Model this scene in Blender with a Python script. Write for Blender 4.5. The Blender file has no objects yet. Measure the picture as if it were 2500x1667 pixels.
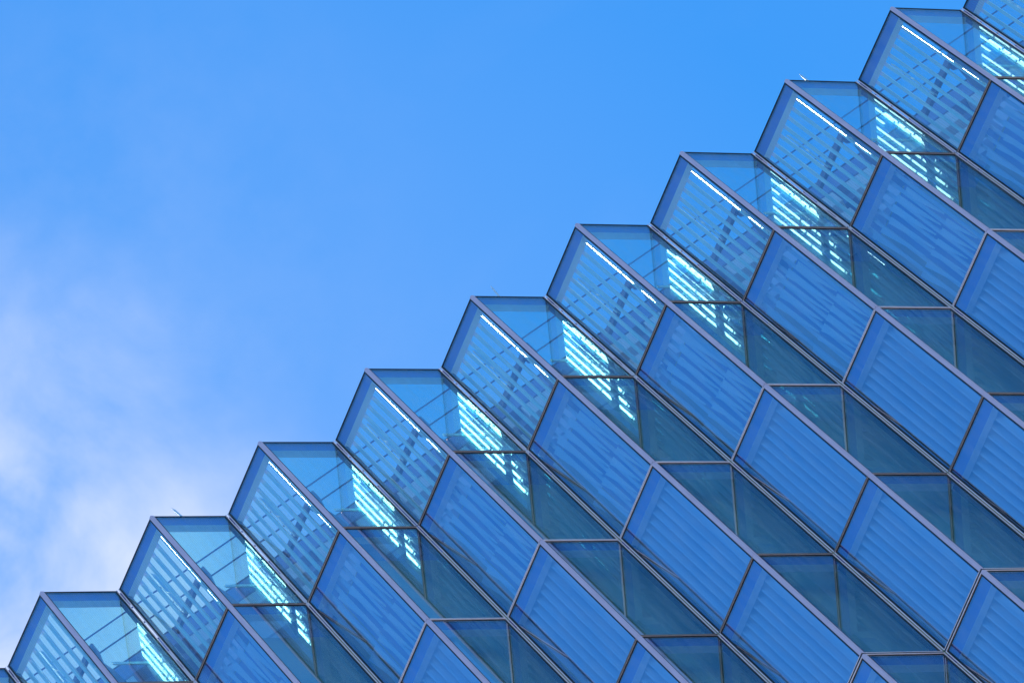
import bpy, bmesh, math, random
from mathutils import Vector, Matrix
random.seed(7)
sc = bpy.context.scene
# ------------------------------------------------------------------ camera
TOP = 79.08                      # height of the top edge of the pleated facade above the ground (m)
cam_d = bpy.data.cameras.new("camera"); cam = bpy.data.objects.new("camera", cam_d)
sc.collection.objects.link(cam); sc.camera = cam
R0 = Vector((0.81583581, 0.42977566, -0.38691706)); R1 = Vector((-0.5619076, 0.74725144, -0.35478886)); R2 = Vector((0.13664472, 0.50686109, 0.85112869))
m = Matrix((R0, -R1, -R2)).transposed().to_4x4()
m.translation = Vector((-12.23866644, -45.05241233, TOP - 77.4820326))
cam.matrix_world = m
cam_d.sensor_width = 36; cam_d.lens = 11.3777 * 18; cam_d.clip_end = 20000; cam_d.clip_start = 0.5
# ------------------------------------------------------------------ sun + sky
SUN = Vector((-0.17, 0.48, 0.86)).normalized()      # direction towards the sun: high behind the building, to its left
sd = bpy.data.lights.new("sun", 'SUN'); sun = bpy.data.objects.new("sun", sd); sc.collection.objects.link(sun)
sd.energy = 4.5; sd.angle = math.radians(0.5); sd.color = (1, .95, .87)
sun.rotation_euler = SUN.to_track_quat('Z', 'Y').to_euler()
w = bpy.data.worlds.new("World"); sc.world = w; w.use_nodes = True
nt = w.node_tree; nd = nt.nodes; ln = nt.links
bg = nd['Background']; bg.inputs['Strength'].default_value = 0.13
sky = nd.new('ShaderNodeTexSky'); sky.sky_type = 'NISHITA'; sky.sun_disc = False
sky.sun_elevation = math.asin(SUN.z); sky.sun_rotation = math.atan2(SUN.x, SUN.y)
sky.air_density = 1.0; sky.dust_density = 0.0; sky.ozone_density = 4.0
hs = nd.new('ShaderNodeVectorMath'); hs.operation = 'MULTIPLY'; hs.inputs[1].default_value = (.40, 1.37, 1.90)   # polarised, deep blue air
ln.new(sky.outputs[0], hs.inputs[0])
def mth(nt, op, a, b=None, c=None, clamp=False):
    n = nt.nodes.new('ShaderNodeMath'); n.operation = op; n.use_clamp = clamp
    for k, v in enumerate((a, b, c)):
        if v is None: continue
        if hasattr(v, 'is_linked'): nt.links.new(v, n.inputs[k])
        else: n.inputs[k].default_value = v
    return n.outputs[0]
tc = nd.new('ShaderNodeTexCoord'); DIR = tc.outputs['Generated']
def dist_to(px, py):             # distance of a sky direction from a fixed point of the sky
    d = (R2 + R0 * ((px - 1250) / 1250 / 11.3777) + R1 * ((py - 833.5) / 1250 / 11.3777)).normalized()
    v = nd.new('ShaderNodeVectorMath'); v.operation = 'DISTANCE'; ln.new(DIR, v.inputs[0]); v.inputs[1].default_value = d
    return v.outputs['Value']
def fbm(scale, detail, rough, dist=0.0):
    n = nd.new('ShaderNodeTexNoise'); n.inputs['Scale'].default_value = scale; n.inputs['Detail'].default_value = detail
    n.inputs['Roughness'].default_value = rough; n.inputs['Distortion'].default_value = dist
    ln.new(DIR, n.inputs['Vector']); return n.outputs['Fac']
bank = mth(nt, 'SUBTRACT', 1.0, mth(nt, 'DIVIDE', dist_to(-70, 1470), 0.070), clamp=True)
bank = mth(nt, 'SMOOTH_MIN', bank, 0.8, 0.2)
n1 = fbm(22, 6, .55, .3); n2 = fbm(60, 5, .6)
dens = mth(nt, 'MULTIPLY', mth(nt, 'POWER', bank, 1.2), mth(nt, 'ADD', mth(nt, 'MULTIPLY', n1, 4.3), -1.45), clamp=True)
wis = mth(nt, 'MULTIPLY', mth(nt, 'SUBTRACT', 1.0, mth(nt, 'DIVIDE', dist_to(0, 900), 0.09), clamp=True), mth(nt, 'SUBTRACT', n2, .35), clamp=True)
haze = mth(nt, 'MULTIPLY', mth(nt, 'SUBTRACT', 1.0, mth(nt, 'DIVIDE', dist_to(500, 1350), 0.125), clamp=True), .16)
thin = mth(nt, 'MULTIPLY', mth(nt, 'SUBTRACT', n1, .53, clamp=True), .10)
den = mth(nt, 'ADD', mth(nt, 'ADD', dens, mth(nt, 'MULTIPLY', wis, .28)), mth(nt, 'ADD', haze, thin), clamp=True)
mx = nd.new('ShaderNodeMix'); mx.data_type = 'RGBA'
ln.new(den, mx.inputs['Factor']); ln.new(hs.outputs[0], mx.inputs[6]); mx.inputs[7].default_value = (5.9, 6.6, 8.5, 1)
ln.new(mx.outputs[2], bg.inputs['Color'])
sc.view_settings.view_transform = 'Standard'; sc.view_settings.look = 'None'; sc.view_settings.exposure = 0; sc.view_settings.gamma = 1
sc.render.engine = 'CYCLES'
sc.cycles.transparent_max_bounces = 32; sc.cycles.max_bounces = 14; sc.cycles.glossy_bounces = 6; sc.cycles.diffuse_bounces = 4
# ------------------------------------------------------------------ materials
def mat(name):
    x = bpy.data.materials.new(name); x.use_nodes = True; return x
def plain(name, col, rough=.5, metal=0.0, var=.08, scale=3.0, streak=True):
    x = mat(name); t = x.node_tree; b = t.nodes['Principled BSDF']
    c = t.nodes.new('ShaderNodeTexCoord'); mp = t.nodes.new('ShaderNodeMapping'); n = t.nodes.new('ShaderNodeTexNoise')
    mp.inputs['Scale'].default_value = (1, 1, .15 if streak else 1)
    t.links.new(c.outputs['Object'], mp.inputs[0]); t.links.new(mp.outputs[0], n.inputs['Vector'])
    n.inputs['Scale'].default_value = scale; n.inputs['Detail'].default_value = 6
    r = t.nodes.new('ShaderNodeMapRange'); t.links.new(n.outputs['Fac'], r.inputs[0]); r.inputs[1].default_value = .3; r.inputs[2].default_value = .7
    r.inputs[3].default_value = 1 - var; r.inputs[4].default_value = 1 + var
    v = t.nodes.new('ShaderNodeVectorMath'); v.operation = 'SCALE'; v.inputs[0].default_value = col
    t.links.new(r.outputs[0], v.inputs['Scale']); t.links.new(v.outputs[0], b.inputs['Base Color'])
    b.inputs['Roughness'].default_value = rough; b.inputs['Metallic'].default_value = metal
    return x
M = {}
M['cap'] = plain('anodised_aluminium', (.66, .49, .58), .42, .3, .07, 14)
M['trim'] = plain('trim_aluminium', (.86, .72, .78), .4, .2, .06, 14)
M['brown'] = plain('joint_seal', (.17, .135, .13), .6, 0, .1)
M['gasket'] = plain('black_gasket', (.008, .007, .012), .5, 0, .1)
M['rail'] = plain('blue_grey_metal', (.19, .16, .55), .5, .0, .08)
M['soffit'] = plain('pale_soffit', (.90, .70, .82), .7, 0, .05)
M['fin'] = plain('fin_metal', (.95, .93, .92), .32, .3, .05)
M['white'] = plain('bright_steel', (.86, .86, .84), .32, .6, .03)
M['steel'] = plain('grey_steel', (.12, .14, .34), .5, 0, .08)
M['slab'] = plain('painted_slab', (.32, .34, .66), .7, 0, .08)
M['panelpale'] = plain('pale_panel', (.90, .80, .92), .7, 0, .06)
M['inner'] = plain('inner_wall', (.80, .66, .42), .75, 0, .1, 1.5)
M['blind'] = plain('woven_blind', (.82, .83, 1.0), .8, 0, .05)
M['backp'] = plain('back_panel_blue', (.42, .46, .85), .8, 0, .06)
M['streak'] = plain('painted_sun_patch', (.95, .95, .98), .6, 0, .05)  # near-white colour imitating sunlit patches in the second row
def glass(name, tint, r0, gcol, frit=0.0, tint2=None, gcol2=None):
    x = mat(name); t = x.node_tree; t.nodes.remove(t.nodes['Principled BSDF']); out = t.nodes['Material Output']
    tr = t.nodes.new('ShaderNodeBsdfTransparent'); tr.inputs[0].default_value = (*tint, 1)
    gl = t.nodes.new('ShaderNodeBsdfGlossy'); gl.inputs['Color'].default_value = (*gcol, 1); gl.inputs['Roughness'].default_value = 0.0
    lw = t.nodes.new('ShaderNodeLayerWeight'); lw.inputs['Blend'].default_value = .5
    if tint2:                     # thin-film coating: its hue drifts from violet blue to teal towards grazing angles
        mr = t.nodes.new('ShaderNodeMapRange'); t.links.new(lw.outputs['Facing'], mr.inputs[0]); mr.inputs[1].default_value = .54; mr.inputs[2].default_value = .67
        for c1, c2, sock in ((tint, tint2, tr.inputs[0]), (gcol, gcol2, gl.inputs['Color'])):
            q = t.nodes.new('ShaderNodeMix'); q.data_type = 'RGBA'; t.links.new(mr.outputs[0], q.inputs['Factor'])
            q.inputs[6].default_value = (*c1, 1); q.inputs[7].default_value = (*c2, 1); t.links.new(q.outputs[2], sock)
    f = mth(t, 'ADD', mth(t, 'MULTIPLY', mth(t, 'POWER', lw.outputs['Facing'], 5.0), 1 - r0), r0, clamp=True)
    # very slight roller-wave and pillowing of toughened glass
    c = t.nodes.new('ShaderNodeTexCoord'); n = t.nodes.new('ShaderNodeTexNoise'); n.inputs['Scale'].default_value = .8; n.inputs['Detail'].default_value = 1
    t.links.new(c.outputs['Object'], n.inputs['Vector'])
    b = t.nodes.new('ShaderNodeBump'); b.inputs['Strength'].default_value = 1; b.inputs['Distance'].default_value = .0006
    t.links.new(n.outputs['Fac'], b.inputs['Height']); oi = t.nodes.new('ShaderNodeObjectInfo'); cx = t.nodes.new('ShaderNodeCombineXYZ')      # each pane sits a hair out of true
    rr = oi.outputs['Random']
    for q, kk in enumerate((1.0, 7.3, 13.7)): t.links.new(mth(t, 'MULTIPLY', mth(t, 'SUBTRACT', mth(t, 'FRACT', mth(t, 'MULTIPLY', rr, kk)), .5), .007), cx.inputs[q])
    va = t.nodes.new('ShaderNodeVectorMath'); va.operation = 'ADD'; t.links.new(b.outputs[0], va.inputs[0]); t.links.new(cx.outputs[0], va.inputs[1])
    vn = t.nodes.new('ShaderNodeVectorMath'); vn.operation = 'NORMALIZE'; t.links.new(va.outputs[0], vn.inputs[0]); t.links.new(vn.outputs[0], gl.inputs['Normal'])
    ms = t.nodes.new('ShaderNodeMixShader'); t.links.new(f, ms.inputs[0]); t.links.new(tr.outputs[0], ms.inputs[1]); t.links.new(gl.outputs[0], ms.inputs[2])
    last = ms.outputs[0]
    # ceramic dot frit and faint dirt film
    uv = t.nodes.new('ShaderNodeUVMap'); sx = t.nodes.new('ShaderNodeSeparateXYZ'); t.links.new(uv.outputs[0], sx.inputs[0])
    df = t.nodes.new('ShaderNodeBsdfDiffuse'); df.inputs[0].default_value = (.75, .8, .85, 1)
    n2 = t.nodes.new('ShaderNodeTexNoise'); n2.inputs['Scale'].default_value = 5; n2.inputs['Detail'].default_value = 5; mp2 = t.nodes.new('ShaderNodeMapping'); mp2.inputs['Scale'].default_value = (2.2, 2.2, .25); t.links.new(c.outputs['Object'], mp2.inputs[0]); t.links.new(mp2.outputs[0], n2.inputs['Vector'])
    dirt = mth(t, 'MULTIPLY', mth(t, 'SUBTRACT', n2.outputs['Fac'], .38, clamp=True), .16)
    if frit:
        a = mth(t, 'GREATER_THAN', mth(t, 'FRACT', mth(t, 'DIVIDE', sx.outputs[0], .036)), .55)
        bb = mth(t, 'GREATER_THAN', mth(t, 'FRACT', mth(t, 'DIVIDE', sx.outputs[1], .036)), .55)
        dirt = mth(t, 'ADD', dirt, mth(t, 'MULTIPLY', mth(t, 'MULTIPLY', a, bb), frit))
    m2 = t.nodes.new('ShaderNodeMixShader'); t.links.new(dirt, m2.inputs[0]); t.links.new(last, m2.inputs[1]); t.links.new(df.outputs[0], m2.inputs[2])
    t.links.new(m2.outputs[0], out.inputs[0]); return x
M['glass_top'] = glass('fritted_coated_glass', (.56, .93, .96), .28, (.78, .88, 1.0), .16, (.34, .90, .94), (.90, .93, .99))
M['glass'] = glass('coated_blue_glass', (.54, .84, 1.0), .50, (.78, .85, 1.0), 0.0, (.42, .76, .82), (.68, .80, .83))
M['glass_back'] = glass('glass_inner_face', (.97, .99, 1.0), .03, (1, 1, 1))
# ------------------------------------------------------------------ helpers
col = sc.collection
def link(name, bm, mats, parent=None, smooth=False):
    me = bpy.data.meshes.new(name); bmesh.ops.recalc_face_normals(bm, faces=bm.faces); bm.to_mesh(me); bm.free()
    for x in (mats if isinstance(mats, (list, tuple)) else [mats]): me.materials.append(M[x] if isinstance(x, str) else x)
    o = bpy.data.objects.new(name, me); col.objects.link(o)
    if parent: o.parent = parent
    if smooth:
        for p in me.polygons: p.use_smooth = True
    return o
def hexa(bm, c, mi=0):          # eight corners, bottom four then top four
    v = [bm.verts.new(p) for p in c]
    for f in ((0, 1, 2, 3), (7, 6, 5, 4), (0, 4, 5, 1), (1, 5, 6, 2), (2, 6, 7, 3), (3, 7, 4, 0)):
        bm.faces.new([v[i] for i in f]).material_index = mi
    return v
def prism(bm, poly, z0, z1, mi=0):   # plan polygon extruded vertically
    a = [bm.verts.new((x, y, z0)) for x, y in poly]; b = [bm.verts.new((x, y, z1)) for x, y in poly]
    n = len(poly)
    bm.faces.new(a[::-1]).material_index = mi; bm.faces.new(b).material_index = mi
    for i in range(n): bm.faces.new([a[i], a[(i + 1) % n], b[(i + 1) % n], b[i]]).material_index = mi
def wbox(bm, x0, x1, y0, y1, z0, z1, mi=0):
    prism(bm, [(x0, y0), (x1, y0), (x1, y1), (x0, y1)], z0, z1, mi)
def tube(bm, a, b, r, n=10, r2=None):
    a, b = Vector(a), Vector(b); d = (b - a).normalized(); u = d.orthogonal().normalized(); v = d.cross(u); r2 = r if r2 is None else r2
    A = [bm.verts.new(a + (u * math.cos(t) + v * math.sin(t)) * r) for t in [2 * math.pi * k / n for k in range(n)]]
    B = [bm.verts.new(b + (u * math.cos(t) + v * math.sin(t)) * r2) for t in [2 * math.pi * k / n for k in range(n)]]
    bm.faces.new(A[::-1]); bm.faces.new(B)
    for k in range(n): bm.faces.new([A[k], A[(k + 1) % n], B[(k + 1) % n], B[k]])
# ------------------------------------------------------------------ facade lattice
H = 3.46738
def Pt(i): j = i - 4; return Vector((2 * j + .00125897 * j ** 3, .000143105 * j * j))
def Vt(i): return Pt(i) + Vector((1.00691, .76914))
def zk(k): return TOP - H * k
class Facet:                      # local frame: s along the facet (left to right), n outwards
    def __init__(f, A, B): f.A = A; f.B = B; f.L = (B - A).length; f.t = (B - A) / f.L; f.n = Vector((f.t.y, -f.t.x))
    def p(f, s, n): q = f.A + f.t * s + f.n * n; return (q.x, q.y)
    def box(f, bm, s0, s1, n0, n1, z0, z1, mi=0): prism(bm, [f.p(s0, n0), f.p(s1, n0), f.p(s1, n1), f.p(s0, n1)], z0, z1, mi)
def left(i): return Facet(Vt(i - 1), Pt(i))     # valley -> ridge
def right(i): return Facet(Pt(i), Vt(i))        # ridge -> valley
GAP = {0: .0, 1: .0, 2: .012, 3: .0, 4: .040, 5: .0, 6: .012}     # open gap of the horizontal joints
def tag(o, label=None, cat=None, group=None, kind=None):
    for k, v in (('label', label), ('category', cat), ('group', group), ('kind', kind)):
        if v: o[k] = v
tower = bpy.data.objects.new("glass_tower", None); col.objects.link(tower)
tag(tower, 'tall pleated blue glass office tower with sawtooth top edge against the sky', 'building')
I0, I1, K1 = -1, 10, 6
def shown(i, k):                  # does panel (i,k) come near the picture?
    q = Vector((Pt(i).x, Pt(i).y + .3, zk(k) - H / 2)) - m.translation
    u, v = q.dot(R0) / q.dot(R2) * 11.3777 * 1250 + 1250, q.dot(R1) / q.dot(R2) * 11.3777 * 1250 + 833.5
    return -330 < u < 2760 and -300 < v < 1930
CAPW, GASK, TRW, TR0 = .036, .014, .013, .025
def edges(f, isleft):             # s of ridge-side and valley-side glass edges
    if isleft: return TR0 + TRW + GASK, f.L - CAPW - GASK
    return CAPW + GASK, f.L - TR0 - TRW - GASK
def offp(i, d):                   # plan point on the ridge mitre, d behind the glass
    fl, fr_ = left(i), right(i); nb = (fl.n + fr_.n).normalized(); p = Pt(i) - nb * (d / nb.dot(fl.n)); return (p.x, p.y)
def offv(i, d):
    fl, fr_ = left(i + 1), right(i); nb = (fl.n + fr_.n).normalized(); p = Vt(i) - nb * (d / nb.dot(fl.n)); return (p.x, p.y)
def panel(i, k, isleft):
    f = left(i) if isleft else right(i)
    zt, zb = zk(k) - GAP[k] / 2, zk(k + 1) + GAP[k + 1] / 2
    g0, g1 = edges(f, isleft); tt = .012 if k else .008; gt = .008
    zg1, zg0 = zt - tt - gt, zb + .012 + gt
    # dark frame
    bm = bmesh.new()
    f.box(bm, .022, g0 + .012, -.10, .006, zb, zt); f.box(bm, g1 - .012, f.L - .022, -.10, .006, zb, zt)
    f.box(bm, g0 + .012, g1 - .012, -.10, .006, zg1 - .012, zt); f.box(bm, g0 + .012, g1 - .012, -.10, .006, zb, zg0 + .012)
    fr = link('glazed_panel', bm, 'gasket', tower)
    # bright aluminium trim round the glass (valley side, top, bottom)
    bm = bmesh.new()
    if isleft: a0, a1, rs = TR0, TR0 + TRW, f.L - CAPW - GASK * .0
    else: a0, a1, rs = f.L - TR0 - TRW, f.L - TR0, CAPW
    f.box(bm, a0, a1, .006, .018, zb, zt)
    s0, s1 = (a1, rs) if isleft else (rs, a0)
    f.box(bm, s0, s1, .006, .0175, zb, zb + .012)
    if k: f.box(bm, s0, s1, .006, .0175, zt - .012, zt)
    link('trim', bm, 'trim', fr)
    # glass pane, real thickness
    bm = bmesh.new(); uvl = bm.loops.layers.uv.new('UVMap')
    f.box(bm, g0 - .004, g1 + .004, -.026, .0, zg0 - .004, zg1 + .004, 1)
    bmesh.ops.recalc_face_normals(bm, faces=bm.faces)
    for fc in bm.faces:
        if fc.normal.dot(Vector((f.n.x, f.n.y, 0))) > .99: fc.material_index = 0
        for lp in fc.loops: c = lp.vert.co; lp[uvl].uv = ((Vector((c.x, c.y)) - f.A).dot(f.t), c.z - zb)
    link('glass_pane', bm, ['glass_top' if k == 0 else 'glass', 'glass_back'], fr)
    # head rail right behind the top edge of the glass: blue face, pale underside
    bm = bmesh.new(); hr = .28
    PO, VO = (lambda d: offp(i, d)), (lambda d: offv(i - 1 if isleft else i, d))
    prism(bm, [VO(.03), PO(.03), PO(.14), VO(.14)], zt - hr, zt - .016)
    link('head_rail', bm, 'rail', fr)
    bm = bmesh.new(); prism(bm, [VO(.031), PO(.031), PO(.139), VO(.139)], zt - hr - .010, zt - hr - .0005)
    link('soffit_strip', bm, 'soffit', fr)
    e0, e1 = (.04, f.L - .10) if isleft else (.10, f.L - .04)
    W = e1 - e0
    if isleft:
        bm = bmesh.new()
        if k < 2:
            N = 7
            for q in range(N):
                s = e0 + .02 + (W - .04) * (q + .5) / N
                f.box(bm, s - .026, s + .026, -.215, -.17, zb + .04, zt - .05)
        else:                     # closed curved blades, each lapping over the next
            N = 8
            for q in range(N):
                s0 = e0 + .02 + (W - .04) * q / N; dw = (W - .04) / N
                pts = []
                for a in range(7):
                    u = a / 6; pts.append((s0 + u * dw * 1.06, -.16 - .26 * u ** 1.6))
                poly = [f.p(*p) for p in pts] + [f.p(p[0], p[1] - .006) for p in pts[::-1]]
                prism(bm, poly, zb + .05, zt - .02)
        link('sun_fin', bm, 'fin' if k < 2 else 'blind', fr)
        if k == 1:
            bm = bmesh.new(); f.box(bm, .25, f.L - .30, -.42, -.40, zb + .02, zt - .3)
            link('back_panel', bm, 'backp', fr)
        if k == 1:                # tapering wedges painted pale, standing in for patches of sunlight among the fins
            bm = bmesh.new()
            for q in range(6):
                s = e0 + .06 + (W - .1) * q / 6 + random.uniform(-.02, .02)
                for (za, zc, wa, wc, ds) in ((zt - .42 - .35 * random.random(), zt - 1.95 + random.uniform(-.2, .05), random.uniform(.07, .14), .02, .07), (zt - 2.10, zb + .22 + .2 * random.random(), random.uniform(.07, .14), .015, .07)):
                    s2 = s + ds
                    A = [f.p(s - wa / 2, -.155), f.p(s + wa / 2, -.155), f.p(s + wa / 2, -.165), f.p(s - wa / 2, -.165)]
                    B = [f.p(s2 - wc / 2, -.155), f.p(s2 + wc / 2, -.155), f.p(s2 + wc / 2, -.165), f.p(s2 - wc / 2, -.165)]
                    hexa(bm, [(*p, zc) for p in B] + [(*p, za) for p in A])
            link('sun_patch_wedge', bm, 'streak', fr)
    return fr
for k in range(K1):
    for i in range(I0, I1 + 1):
        if not shown(i, k): continue
        panel(i, k, True); panel(i, k, False)
        # ridge cap: a folded aluminium angle over the outer corner
        fl, fr_ = left(i), right(i); zt, zb = zk(k) - max(GAP[k], .006) / 2, zk(k + 1) + max(GAP[k + 1], .006) / 2
        P = Pt(i); nb = (fl.n + fr_.n).normalized(); cs = nb.dot(fl.n)
        o = P + nb * (.017 / cs); inn = P + nb * (.007 / cs)
        bm = bmesh.new()
        prism(bm, [fl.p(fl.L - CAPW, .017), (o.x, o.y), fr_.p(CAPW, .017), fr_.p(CAPW, .007), (inn.x, inn.y), fl.p(fl.L - CAPW, .007)], zb, zt)
        link('ridge_cap', bm, 'cap', tower)
        if GAP[k]:                # recessed black gasket in the open joints
            g = GAP[k] / 2 - .001; o = P + nb * (.013 / cs); inn = P + nb * (.001 / cs); bm = bmesh.new()
            prism(bm, [fl.p(.02, .013), (o.x, o.y), fr_.p(fr_.L - .02, .013), fr_.p(fr_.L - .02, .001), (inn.x, inn.y), fl.p(.02, .001)], zk(k) - g, zk(k) + g)
            link('joint_gasket', bm, 'gasket', tower)
        if k and not GAP[k]:      # flat brown sealing strip over the closed joints
            bm = bmesh.new(); z = zk(k)
            fl.box(bm, .03, fl.L - CAPW, .014, .0205, z - .015, z + .015); fr_.box(bm, CAPW, fr_.L - .03, .014, .0205, z - .015, z + .015)
            link('joint_seal', bm, 'brown', tower)
# ------------------------------------------------------------------ behind the glass
def zig(off, ia, ib):             # plan polyline of the pleats moved inwards by off
    pts = []
    for i in range(ia, ib + 1):
        fl, fr_ = left(i), right(i); nb = (fl.n + fr_.n).normalized(); cs = nb.dot(fl.n)
        p = Pt(i) - nb * (off / cs); pts.append((p.x, p.y))
        fl2 = left(i + 1); nb = (fr_.n + fl2.n).normalized(); cs = nb.dot(fl2.n); p = Vt(i) - nb * (off / cs); pts.append((p.x, p.y))
    return pts
IA, IB = I0 - 1, I1 + 1
ZW = zk(1) + .12
bm = bmesh.new()
a = zig(.48, IA, IB); b = zig(.56, IA, IB)
for q in range(len(a) - 1): prism(bm, [a[q], a[q + 1], b[q + 1], b[q]], zk(K1 + 1), ZW - .25)
link('inner_wall', bm, 'inner', tower)
YB = 1.50
x0, x1 = Pt(IA).x, Pt(IB).x
bm = bmesh.new()                  # roof edge beam, its soffit and the roof deck
wbox(bm, x0, x1, YB, YB + .22, TOP - 1.05, TOP - .62)
wbox(bm, x0, x1, YB + .22, YB + 9, TOP - 1.25, TOP - 1.05 + .3)
link('roof_slab', bm, 'slab', tower)
bm = bmesh.new(); wbox(bm, x0, x1, YB + .5, YB + .7, zk(K1 + 1), TOP - 1.25); link('core_wall', bm, 'slab', tower)
bm = bmesh.new()                  # pale coffers between the beam brackets
x = x0 + .2
while x < x1:
    wbox(bm, x, x + .52, YB + .03, YB + .30, TOP - 1.42, TOP - 1.051); wbox(bm, x, x + .52, YB + .10, YB + .46, TOP - 2.25, TOP - 1.62)
    wbox(bm, x + .06, x + .30, YB - .05, YB + .46, TOP - 2.75, TOP - 2.55)
    x += .78
link('soffit_panel', bm, 'panelpale', tower)
for z, y in ((TOP - .05, 1.12), (TOP - .62, 1.12), (TOP - 1.25, 1.12)):
    bm = bmesh.new(); tube(bm, (x0, y, z), (x1, y, z), .014); link('tie_rod', bm, 'steel', tower)
for i in range(I0 - 1, I1 + 1):
    P, V = Pt(i), Vt(i)
    # sunlit ridge post: a white plate standing behind the outer corner
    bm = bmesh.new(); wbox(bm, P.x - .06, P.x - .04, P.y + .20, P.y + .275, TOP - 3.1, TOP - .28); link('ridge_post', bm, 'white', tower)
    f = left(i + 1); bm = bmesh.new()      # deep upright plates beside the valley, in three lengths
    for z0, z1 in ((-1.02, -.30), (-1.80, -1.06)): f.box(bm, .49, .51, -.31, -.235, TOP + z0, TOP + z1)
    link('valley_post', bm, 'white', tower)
    f = left(i + 1); bm = bmesh.new()      # arm running from the ridge back along the pleat
    f.box(bm, .12, f.L - .16, -.36, -.30, TOP - 1.72, TOP - 1.58)
    link('outrigger_arm', bm, 'steel', tower)
    bm = bmesh.new()              # shaped bracket plate hanging from the arm near the ridge
    prof = [(.22, -1.45), (.10, -1.50), (.10, -1.80), (.16, -2.1), (.10, -2.5), (.06, -3.0), (.34, -3.0), (.36, -2.5), (.30, -2.1), (.27, -1.9), (.34, -1.78), (.34, -1.6)]
    A = [bm.verts.new((*f.p(f.L - y, -.40), TOP + z)) for y, z in prof]; B = [bm.verts.new((*f.p(f.L - y, -.37), TOP + z)) for y, z in prof]
    bm.faces.new(A); bm.faces.new(B[::-1])
    for c in range(len(prof)): bm.faces.new([A[c], B[c], B[(c + 1) % len(prof)], A[(c + 1) % len(prof)]])
    link('bracket_plate', bm, 'steel', tower)
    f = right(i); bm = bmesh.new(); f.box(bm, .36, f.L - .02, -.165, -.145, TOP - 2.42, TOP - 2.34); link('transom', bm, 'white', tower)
# lower part of the tower, outside the picture: pleated glass skin down to the ground
bm = bmesh.new(); a = zig(.02, IA, IB)
poly = a + [(a[-1][0], 14.0), (a[0][0], 14.0)]
prism(bm, poly, 0.0, zk(K1 + 1) - .01)
link('lower_storeys', bm, 'glass_dark' if 'glass_dark' in M else 'inner', tower)
# ------------------------------------------------------------------ lightning rods on the top edge
LBL = {1: 'thin metal rod above the second lowest glass pleat, at lower left',
       4: 'thin metal rod above the glass pleat midway along the roofline',
       7: 'thin metal rod above a glass pleat near the upper right corner'}
for i, s in ((1, .56), (4, .50), (7, .50)):
    f = right(i); p = f.p(s * f.L, -.16); bm = bmesh.new(); ex = {1: -.05, 4: .06, 7: .02}[i]
    Z = TOP - .03
    tube(bm, (*p, Z), (p[0] + ex, p[1], Z + .74), 0.018, 10, .016); tube(bm, (p[0] + ex, p[1], Z + .74), (p[0] + ex * 1.2, p[1], Z + .84), .011, 10, .003)
    wbox(bm, p[0] - .03, p[0] + .03, p[1] - .03, p[1] + .03, Z - .012, Z + .01)
    o = link('lightning_rod', bm, 'white'); tag(o, LBL[i], 'rod', 'lightning rods along the roof edge')
# ------------------------------------------------------------------ ground
bm = bmesh.new(); v = [bm.verts.new(p) for p in ((-3000, -3000, 0), (3000, -3000, 0), (3000, 3000, 0), (-3000, 3000, 0))]; bm.faces.new(v)
g = link('ground', bm, plain('paving', (.60, .54, .46), .9, 0, .15, .5, False)); tag(g, kind='structure')
